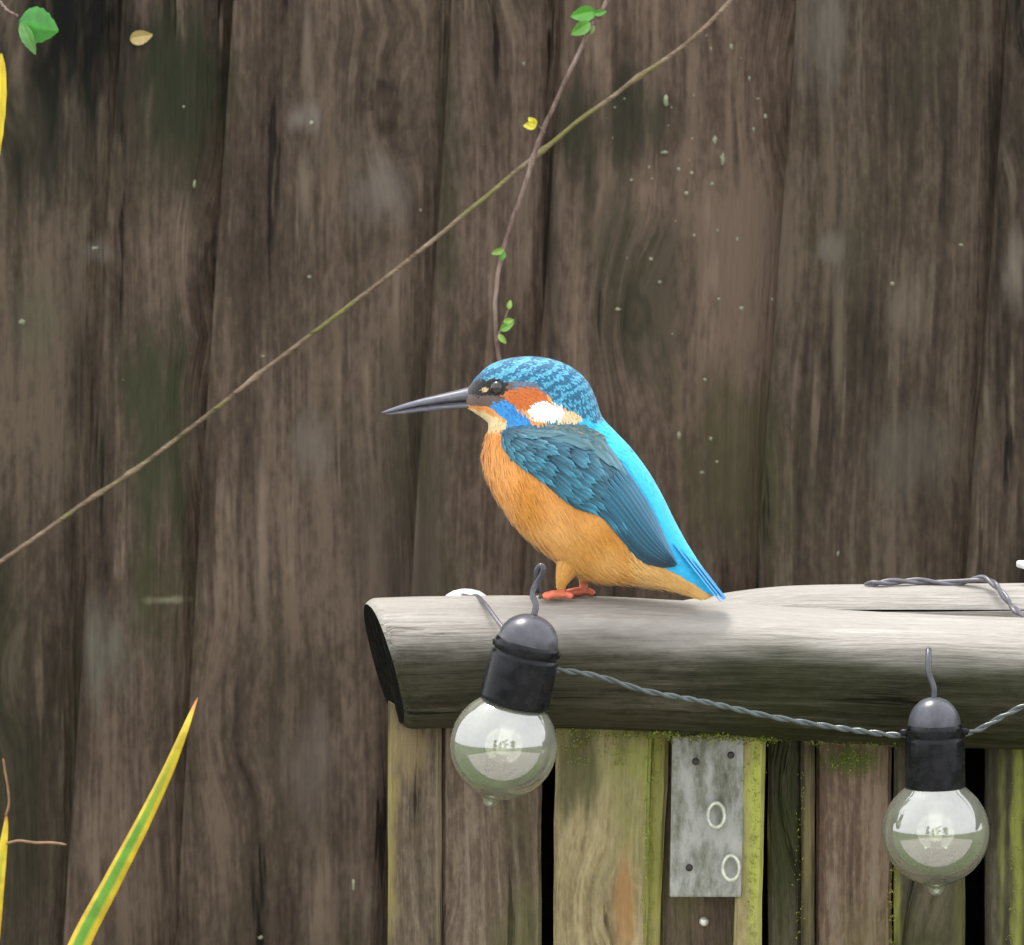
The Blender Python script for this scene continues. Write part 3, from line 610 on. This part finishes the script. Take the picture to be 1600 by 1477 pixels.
def bcol(p,phi,jit=2.0):
    x,y=proj(p); jit=jit*.55 if y<670 else jit*1.4; x+=rng.normal(0,jit); y+=rng.normal(0,jit); a=abs(phi)
    if x<960 and y<690:
        if ((x-853)/28)**2+((y-639)/15.5)**2<1: return (.95,.93,.90),'white'
        if inpoly(x,y,CHEEK): return (.60,.155,.035),'orange'
        if inpoly(x,y,CREAM): return (.78,.60,.36),'cream'
        if ((x-757)/5)**2+((y-606.5)/5)**2<1: return (.72,.50,.26),'spot'
        if ((x-768)/21)**2+((y-603)/11)**2<1 : return (.012,.010,.012),'mask'
        if inpoly(x,y,MALAR): return (.030,.22,.62),'malar'
        if inpoly(x,y,CAP): return (.020,.14,.27),'cap'
        if inpoly(x,y,THROAT): return (.85,.66,.36),'throat'
        if y<615 and x<793: return (.020,.018,.022),'mask'
        if y<632 and x<800: return (.15,.10,.09),'lores'
        if y<612: return (.13,.17,.24),'brow'
    if y>=648 and x>905 and a<R(64): return (.03,.46,.84),'back'
    if x>1010 and a<R(75) and y>800: return (.02,.40,.84),'back'
    if inpoly(x,y,WING) or (a<R(75) and y<880 and x>800 and y>650): return (.05,.18,.25),'mantle'
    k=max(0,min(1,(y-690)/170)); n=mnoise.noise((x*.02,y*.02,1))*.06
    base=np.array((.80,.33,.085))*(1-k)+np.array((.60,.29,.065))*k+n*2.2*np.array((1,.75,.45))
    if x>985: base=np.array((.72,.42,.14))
    return tuple(base),'breast'
V=[];Cc=[];F=[]
for i in range(NS):
    for k in range(NA):
        phi=2*math.pi*k/NA; phi=phi if phi<=math.pi else phi-2*math.pi
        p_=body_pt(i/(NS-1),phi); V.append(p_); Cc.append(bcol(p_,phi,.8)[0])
for i in range(NS-1):
    for k in range(NA):
        k2=(k+1)%NA; F.append((i*NA+k,i*NA+k2,(i+1)*NA+k2,(i+1)*NA+k))
F.append(tuple(range(NA))[::-1]); F.append(tuple((NS-1)*NA+k for k in range(NA)))
m_feather=attr_mat('plumage',.6,.12,1400,(.93,1.05),**{'Sheen Weight':.25,'Specular IOR Level':.3})
m_gloss=attr_mat('blue_feather',.42,.2,1500,(.85,1.08),**{'Sheen Weight':.15})
body=mesh('body',V,F,m_feather,bird,True,Cc)

# view-frame tree for laying things on the near side
def tov(p): return Vector((p.x*cy_+p.y*sy_, -p.x*sy_+p.y*cy_, p.z))
def froml(q): return Vector((q.x*cy_-q.y*sy_, q.x*sy_+q.y*cy_, q.z))
bvh=BVHTree.FromPolygons([tov(p) for p in V],F)
def onbody(px,py):
    X,Z=(px-BX)*S,(BZ-py)*S
    for k in range(14):
        h,nrm,_,_=bvh.ray_cast(Vector((X,-.3,Z)),Vector((0,1,0)))
        if h: break
        X-=1.5*S; Z-=.6*S
    if h is None: h,nrm,_,_=bvh.find_nearest(Vector((X,0,Z)))
    return froml(h),froml(nrm)

# small contour feathers all over (too many and too small to count)
mb=MB()
def featherlet(p,t,n,ln,wd,c0,c1,lift):
    s=t.cross(n).normalized()
    mb.add([p-s*wd*.25-n*.0002, p+s*wd*.25-n*.0002, p+t*ln*.55+s*wd*.5+n*lift*.6, p+t*ln*.85+s*wd*.34+n*lift*.9, p+t*ln+n*lift, p+t*ln*.85-s*wd*.34+n*lift*.9, p+t*ln*.55-s*wd*.5+n*lift*.6, p+t*ln*.5+n*(lift*.6+wd*.10)],
      [(0,1,2,7),(7,2,3,4),(7,4,5,6),(0,7,6)],[c0,c0,c1*.9,c1,c1,c1,c1*.9,(c0+c1)*.5])
WIN=[(800,676),(822,712),(850,735),(900,778),(940,790),(975,830),(1000,862),(1040,858),(1030,812),(1008,765),(975,715),(930,672),(850,668)]
cnt=0
wts=np.array([SEC[i][4]*math.hypot(SEC[min(i+1,NS-1)][0]-SEC[max(i-1,0)][0]+SEC[min(i+1,NS-1)][2]-SEC[max(i-1,0)][2],SEC[min(i+1,NS-1)][1]-SEC[max(i-1,0)][1]+SEC[min(i+1,NS-1)][3]-SEC[max(i-1,0)][3]) for i in range(NS)]); wts[:70]*=2.2; wts/=wts.sum()
for _ in range(34000):
    t_=(rng.choice(NS,p=wts)+rng.uniform(0,1))/NS; phi=rng.uniform(-math.pi,math.pi)
    if t_>.93: continue
    p_=body_pt(t_,phi); x,y=proj(p_)
    if inpoly(x,y,WIN): continue
    if ((x-774)/13)**2+((y-602)/12)**2<1 or x<738: continue
    tt=(body_pt(min(1,t_+.01),phi)-p_).normalized(); ta=(body_pt(t_,phi+.02)-p_); n_=ta.cross(tt).normalized()
    cen=body_pt(t_,0).lerp(body_pt(t_,math.pi),.5)
    if n_.dot(p_-cen)<0: n_=-n_
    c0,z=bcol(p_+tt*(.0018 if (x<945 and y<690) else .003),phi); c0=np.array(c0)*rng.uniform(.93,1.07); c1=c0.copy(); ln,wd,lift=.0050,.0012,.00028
    if x<945 and y<690: ln,wd,lift=.0026,.0008,.00022
    if z=='cap':
        bright=rng.uniform()<.5+.45*math.sin((x*.55+y*.9)/2.6+2.2*mnoise.noise((x*.05,y*.05,3))); c0=np.array((.010,.075,.16)); c1=np.array((.10,.43,.62))*rng.uniform(.75,1.15) if bright else np.array((.018,.13,.25)); ln=.0024; wd=.00095
    elif z=='back': c1=np.array((.035,.52,.90))*rng.uniform(.9,1.08); lift=.0002
    elif z=='mantle': c1=np.array((.07,.26,.34))*rng.uniform(.7,1.3)
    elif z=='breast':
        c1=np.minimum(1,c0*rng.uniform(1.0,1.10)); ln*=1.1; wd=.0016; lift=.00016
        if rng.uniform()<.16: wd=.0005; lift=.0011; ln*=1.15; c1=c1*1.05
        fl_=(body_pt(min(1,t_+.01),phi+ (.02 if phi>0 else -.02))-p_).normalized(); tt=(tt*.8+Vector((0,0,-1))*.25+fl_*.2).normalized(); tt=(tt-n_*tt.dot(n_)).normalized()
    elif z=='white': c1=np.array((.97,.95,.92)); lift=.0003
    elif z=='malar': c1=np.array((.05,.33,.78))*rng.uniform(.7,1.15)
    if z=='mantle' and ((y>712 and x<975) or y>850): continue
    featherlet(p_,tt,n_,ln*rng.uniform(.8,1.2),wd*rng.uniform(.8,1.2),c0,c1,lift*rng.uniform(.4,1.3)); cnt+=1
pl=mb.build('contour_feathers',m_feather,bird); tag(pl,kind='stuff')

# wings: a shell laid on the flank, with rows of covert and flight feathers on it
LO=crom([(783,672),(788,698),(815,724),(850,748),(897,785),(936,798),(966,830),(998,866),(1030,878),(1052,878)],41)
UP=crom([(790,664),(816,661),(858,662),(902,660),(934,672),(957,698),(982,731),(1010,775),(1034,824),(1057,872)],41)
NR=16; GP=np.zeros((41,NR+1,3)); GN=np.zeros((41,NR+1,3))
for i in range(41):
    for k in range(NR+1):
        r_=k/NR; px,py=LO[i]*(1-r_)+UP[i]*r_; h,n_=onbody(px,py)
        ed=min(r_,1-r_)*2; e2=min(1,i/11); off=(7.0*((min(1,r_*2.2))**.5)*min(1,(1-r_)*2.4)*(.15+.85*e2)+ (2.5 if i>30 else 0)*r_)*S
        n2=(n_+froml(Vector((0,-1,0)))*.5).normalized(); GP[i,k]=h+n2*off; GN[i,k]=n2
for _ in range(3):                                       # relax
    G=GP.copy(); G[1:-1,1:-1]=(GP[1:-1,1:-1]*2+GP[:-2,1:-1]+GP[2:,1:-1]+GP[1:-1,:-2]+GP[1:-1,2:])/6; GP=G
def wsurf(s,r,off):
    x=min(max(s,0),1)*40; y=min(max(r,0),1)*NR; i=min(int(x),39); k=min(int(y),NR-1); a,b=x-i,y-k
    def bl(A): return (A[i,k]*(1-a)+A[i+1,k]*a)*(1-b)+(A[i,k+1]*(1-a)+A[i+1,k+1]*a)*b
    p=Vector(bl(GP)); n=Vector(bl(GN)).normalized(); return p+n*(off*min(1,.2+(1-r)*2.4)*min(1,.3+s*4))
def wing_feather(s0,r0,ln,wd,r1,c0,c1,off0,off1,edge=None,nl=7,nw=4):
    v=[];c=[];f=[]
    for i in range(nl+1):
        t_=i/nl; ww=wd*min(1,(.45+1.6*t_))*(1-max(0,(t_-.62)/.38)**2.2)**.5 if t_<1 else wd*.06
        for k in range(nw+1):
            q=k/nw*2-1; rc=r0+(r1-r0)*t_
            v.append(wsurf(s0+ln*t_*(1-.10*q*q*t_),rc+ww*q*.5,off0+(off1-off0)*t_+.00030*(1-q*q)))
            cc=np.array(c0)*(1-t_**1.6)+np.array(c1)*t_**1.6
            if edge is not None and (k==nw or k==0): cc=np.array(edge)
            if k==nw//2: cc=cc*.6
            c.append(cc)
    for i in range(nl):
        for k in range(nw): f.append((i*(nw+1)+k,i*(nw+1)+k+1,(i+1)*(nw+1)+k+1,(i+1)*(nw+1)+k))
    return v,f,c
feathers=[]
def jc(c,a=.2): return np.array(c)*rng.uniform(1-a,1+a)
# flight feathers: low ones first, folded under the upper ones
for k in range(11):
    r0=.04+.09*k
    dk=k<3
    feathers.append(wing_feather(.50+.012*k,r0+.02,.50-.012*k*(k<9),.125,.03+.085*k,jc((.018,.13,.22)),jc((.004,.010,.03) if k<4 else ((.010,.05,.11) if k<7 else (.016,.11,.21))),.0006+.00016*k,.0010+.00022*k,edge=jc((.008,.03,.06) if dk else (.03,.21,.33)),nl=10))
# covert rows, from the trailing row forward
for (s0,n,ln,wd,o) in ((.50,13,.17,.115,.0016),(.435,14,.13,.105,.0018),(.375,15,.12,.10,.0020),(.315,15,.11,.10,.0022),(.255,15,.105,.10,.0024),(.195,14,.10,.105,.0025),(.135,13,.10,.115,.0026),(.075,11,.10,.13,.0026),(.02,9,.09,.15,.0026)):
    for k in range(n):
        r0=(k+.5)/n+rng.normal(0,.012); up=r0
        tip=np.array((.05,.31,.47))*(1-up)+np.array((.06,.19,.25))*up
        if s0<.15: tip=tip*.5+np.array((.07,.21,.28))*.5
        feathers.append(wing_feather(s0+rng.normal(0,.012)+.03*math.sin(r0*3),r0,ln*rng.uniform(.85,1.1),wd*rng.uniform(.9,1.1),r0-.02,jc((.010,.075,.13)),jc(tip*1.1,.55),o*.6-.0006,o*.6+.0002*rng.uniform(.5,1.6)))
# scapulars over the upper edge
for (s0,r0) in ((.10,.86),(.20,.90),(.32,.92),(.44,.92),(.24,.80),(.38,.84)):
    feathers.append(wing_feather(s0,r0,.22,.17,r0-.01,jc((.06,.16,.20)),jc((.09,.22,.27)),.0016,.0022))
mb=MB()                                                    # mantle feathers lying over the shoulder edge of each wing
for _ in range(900):
    s0=rng.uniform(0,.46); r0=1.03-abs(rng.normal(0,.13)); p_=wsurf(s0,r0,.0011); q_=wsurf(s0+.03,r0-.012+rng.normal(0,.02),.0011)
    x=min(max(s0,0),1)*40; n_=Vector(GN[min(int(x),40),min(NR,max(0,int(r0*NR)))]).normalized(); tt=(q_-p_)
    if tt.length<1e-6: continue
    tt=(tt.normalized()+Vector((0,0,rng.normal(0,.12)))).normalized(); tt=(tt-n_*tt.dot(n_)).normalized()
    k=max(0,min(1,(s0-.06)/.16)); c=(np.array((.03,.17,.36))*(1-k)+np.array((.10,.20,.23))*k)*rng.uniform(.7,1.25)
    if rng.uniform()<.12: c=np.array((.30,.26,.20))*rng.uniform(.7,1.1)
    for sg in (1,-1):
        F3=lambda w_:Vector((w_.x,w_.y*sg,w_.z))
        featherlet(F3(p_),F3(tt),F3(n_),.0040,.0013,c*.75,c,.0002)
tag(mb.build('mantle_feathers',m_feather,bird),kind='stuff')
def flip(vs): return [Vector((p.x,-p.y,p.z)) for p in vs]
for side in (0,1):
    v=[];f=[];c=[]
    for i in range(41):
        for k in range(NR+1): v.append(Vector(GP[i,k])); c.append(jc((.018,.11,.18),.1))
    W=NR+1
    for i in range(40):
        for k in range(NR): f.append((i*W+k,i*W+k+1,(i+1)*W+k+1,(i+1)*W+k))
    rim=[i*W for i in range(41)]+[40*W+k for k in range(1,W)]+[i*W+NR for i in range(39,-1,-1)]+[k for k in range(NR-1,0,-1)]
    n0=len(v)                                             # skirt down into the body gives the wing its thickness
    for q in rim:
        i,k=divmod(q,W); v.append(Vector(GP[i,k])-Vector(GN[i,k])*.0022); c.append(jc((.015,.10,.15),.1))
    for j in range(len(rim)):
        j2=(j+1)%len(rim); f.append((rim[j],rim[j2],n0+j2,n0+j))
    wo_=mesh('wing',flip(v) if side else v,[q[::-1] for q in f] if side else f,m_gloss,bird,True,c)
    for (v,f,c) in feathers: mesh('feather',flip(v) if side else v,[q[::-1] for q in f] if side else f,m_gloss,wo_,True,c)

# tail
tl_=MB(); tails=[]
for k,q in enumerate((-1,-.6,-.2,.2,.6,1)):
    a0=Vector((*[0],0)); A=D2(1062,838); B=D2(1131,934)
    v=[];f=[];c=[]
    for i in range(9):
        t_=i/8; px=1060+(1129-1060)*t_; py=838+(932-838)*t_; x,z=D2(px,py); up=.0011*(1-abs(q))+.0006
        wd=.0022*(1 if t_<.85 else 1-.75*(t_-.85)/.15); yc=q*(.0020+.0042*(1-t_*.35))
        nrm=Vector((.80,0,.6))
        for m in (-1,0,1):
            v.append(Vector((x,yc+wd*m,z))+nrm*(up+.0004*(m==0)-.0010*abs(q)-.001*(1-t_)))
            c.append(np.array((.02,.40,.88))*(1-.25*t_)*(1 if m else .7)+np.array((.0,.0,.02)))
    for i in range(8):
        for m in range(2): f.append((i*3+m,i*3+m+1,(i+1)*3+m+1,(i+1)*3+m))
    tails.append((v,f,c))
v0,f0,c0=tails[2]
tail=mesh('tail',v0,f0,m_gloss,bird,True,c0)
for i,(v,f,c) in enumerate(tails):
    if i!=2: mesh('feather',v,f,m_gloss,tail,True,c)

# beak: two mandibles, black horn, base colour greyed blue to paint in sky sheen
t=NT('horn'); p=t.n('TexCoord').outputs['Object']; nz=t.noise(t.vm('MULTIPLY',p,(120,700,700)),1,4)
t.l(t.mix(t.mr(nz,.3,.7),(.085,.085,.105),(.15,.15,.185)),t.b.inputs['Base Color']); t.set(Roughness=.25); t.bump(nz,.15,.0003); m_horn=t.m
def mandible(top,bot,wds,name):
    T=crom(top,40);B=crom(bot,40);Wd=crom([(q,) for q in wds],40)[:,0]; v=[];f=[];n=18
    for i in range(40):
        a_=D2(*T[i]); b_=D2(*B[i]); cx=(a_[0]+b_[0])/2; cz=(a_[1]+b_[1])/2; dx=(a_[0]-b_[0])/2; dz=(a_[1]-b_[1])/2
        for k in range(n):
            g=2*math.pi*k/n; v.append(Vector((cx+dx*math.cos(g),-Wd[i]*S*math.sin(g)*(1-.25*math.cos(g)),cz+dz*math.cos(g))))
    for i in range(39):
        for k in range(n):
            k2=(k+1)%n; f.append((i*n+k,i*n+k2,(i+1)*n+k2,(i+1)*n+k))
    f.append(tuple(range(n))[::-1]); f.append(tuple(39*n+k for k in range(n)))
    return mesh(name,v,f,m_horn,bird)
mandible([(750,598),(730,605),(700,613),(665,622),(635,631),(610,640),(596,646)],[(752,625),(730,625.5),(700,628.5),(665,634),(635,640),(610,646),(596,648)],[17,15,12.5,9.5,6.5,3.6,.8],'upper_beak')
mandible([(752,625.5),(730,626),(700,629),(665,634.5),(635,640.5),(612,646),(602,648)],[(748,637),(730,638),(700,640.5),(665,644.5),(635,648),(612,650),(602,649.5)],[14,13,11,8.5,6,3.4,1],'lower_beak')
# eyes
t=NT('eye_black'); t.set(Roughness=.06); t.b.inputs['Base Color'].default_value=(.012,.007,.005,1); t.set(**{'Coat_Weight':.6,'Coat_Roughness':.02}); m_eyeb=t.m
h,n_=onbody(775,602)
for side in (1,-1):
    c_=h-n_*.0016; v,f=lathe([(.0034*math.sin(g),.0034*math.cos(g)) for g in np.linspace(.001,math.pi-.001,16)],24)
    cc=Vector((c_.x,c_.y*side,c_.z)); mesh('eye',[Vector(q)+cc for q in v],f,m_eyeb,bird)
# legs
m_leg=plain('red_orange_skin',(.68,.17,.09),.42); m_claw=plain('claw',(.05,.03,.03),.4)
thigh_c=(.72,.30,.07)
for (lx,yl,xo) in ((884,-.0065,0),(909,.0075,0)):
    def q(px,py,y): x,z=D2(px,py); return Vector((x,y,z))
    # feathered thigh: a tapered plume
    v,f=tube(crom([q(lx+30,838,yl*.05),q(lx+15,866,yl*.4),q(lx+5,888,yl*.8),q(lx,902,yl),q(lx-2,911,yl)],12),[.0098,.0092,.0084,.0074,.0063,.0053,.0044,.0037,.0031,.0026,.0022,.0019],18)
    mesh('thigh',v,f,m_feather,bird,True,[bcol(Vector((p_.x,-.012,p_.z)),2.2)[0] for p_ in v])
    mb=MB(); vv=[Vector(p_) for p_ in v]
    for _ in range(900):                                  # soft downy feathers hanging over the leg
        i_=int(rng.integers(1,10)); k_=int(rng.integers(0,18)); p_=vv[i_*18+k_]; cen=sum((vv[i_*18+m] for m in range(18)),Vector())/18
        n_=(p_-cen).normalized(); tt=(vv[(i_+1)*18+k_]-p_).normalized(); p_=p_.lerp(vv[(i_+1)*18+k_],rng.uniform()).lerp(vv[i_*18+(k_+1)%18],rng.uniform()*.6)
        c0=np.array(bcol(Vector((p_.x,-.012,p_.z)),2.2)[0])*rng.uniform(.93,1.08); featherlet(p_,tt,n_,.0042,.0011,c0,c0*1.06,.0003)
    tag(mb.build('thigh_feathers',m_feather,bird),kind='stuff')
    mb2=MB(); mb2.add(*tube(crom([q(lx,902,yl),q(lx-2,914,yl),q(lx-3,923,yl),q(lx-3,928,yl)],10),[.0021,.0020,.0019,.0019,.0019,.002,.0021,.0022,.0023,.002],12))
    claws=[]
    for (dx,dy,l_) in ((-25,-.0045,1),(-29,0,1),(-21,.0045,1),(17,.001,1)):
        zf=928 if dx<0 else 929
        pts=crom([q(lx-3,925,yl),q(lx-3+dx*.35,924.5,yl+dy*.5),q(lx-3+dx*.7,926.5,yl+dy*.85),q(lx-3+dx,zf+1,yl+dy)],14)
        mb2.add(*tube(pts,[.0019,.0018,.0017,.0017,.0016,.0017,.0017,.0016,.0015,.0016,.0016,.0014,.0012,.0008],10))
        claws.append(tube(crom([Vector(pts[-2]),q(lx-3+dx*1.10,zf,yl+dy),q(lx-3+dx*1.22,zf+3.5,yl+dy)],6),[.0008,.0008,.0007,.0006,.0004,.0002],7))
    lg=mb2.build('leg',m_leg,bird)
    for v,f in claws: mesh('claw',v,f,m_claw,lg)

# ------------------------------------------------------------------ the garden behind the camera (seen mirrored in the bulbs)
m_bark=wood('tree_bark',(.03,.022,.016),(.07,.055,.04),(.12,.1,.08),knots=False,f=.3,rnd=False)
m_fol=attr_mat('foliage',.7,.2,30)
def tree(x,y,h,r,cone,label):
    e=empty('garden_tree',(x,y,0)); tag(e,label,'tree')
    pts=[Vector((.08*math.sin(k*1.7),.08*math.cos(k*2.1),h*.92*k/8)) for k in range(9)]
    mbt=MB(); mbt.add(*tube(pts,[.16*(1-k/9.5)*h/6+.015 for k in range(9)],10))
    limbs=[]
    for k in range(26):
        z=h*rng.uniform(.22,.93); g=rng.uniform(0,6.28); L=r*(1-z/h)*1.25+.15 if cone else r*math.sqrt(max(.05,1-((z/h-.6)/.42)**2))
        tip=Vector((math.cos(g)*L,math.sin(g)*L,z+(-.15*L if cone else .35*L))); limbs.append((Vector((0,0,z)),tip)); mbt.add(*tube([Vector((0,0,z)),Vector((0,0,z)).lerp(tip,.5)+Vector((0,0,.08)),tip],[.05,.03,.01],6))
    mbt.build('trunk',m_bark,e)
    mbc=MB()
    for (a_,b_) in limbs:
        for _ in range(150):
            c_=a_.lerp(b_,rng.uniform(.25,1.08))+Vector(rng.normal(0,.16,3)); s_=rng.uniform(.05,.12)
            d1=Vector(rng.normal(0,1,3)).normalized()*s_; d2=d1.cross(Vector(rng.normal(0,1,3))).normalized()*s_*.6
            mbc.add([c_-d1,c_+d2,c_+d1,c_-d2],[(0,1,2,3)],tuple(np.array((.045,.085,.022))*rng.uniform(.5,1.6)))
    mbc.build('crown',m_fol,e,smooth=False)
tree(-4.2,-13,5.6,1.3,True,'tall dark conifer on the lawn opposite the fence')
tree(-1.9,-14.5,4.6,1.2,True,'shorter conifer standing beside the tall dark conifer')
tree(.9,-15,6.4,2.1,False,'spreading broadleaf tree on the lawn opposite the fence')
tree(4.8,-13.5,5.0,1.5,False,'small round broadleaf tree near the paved patio')
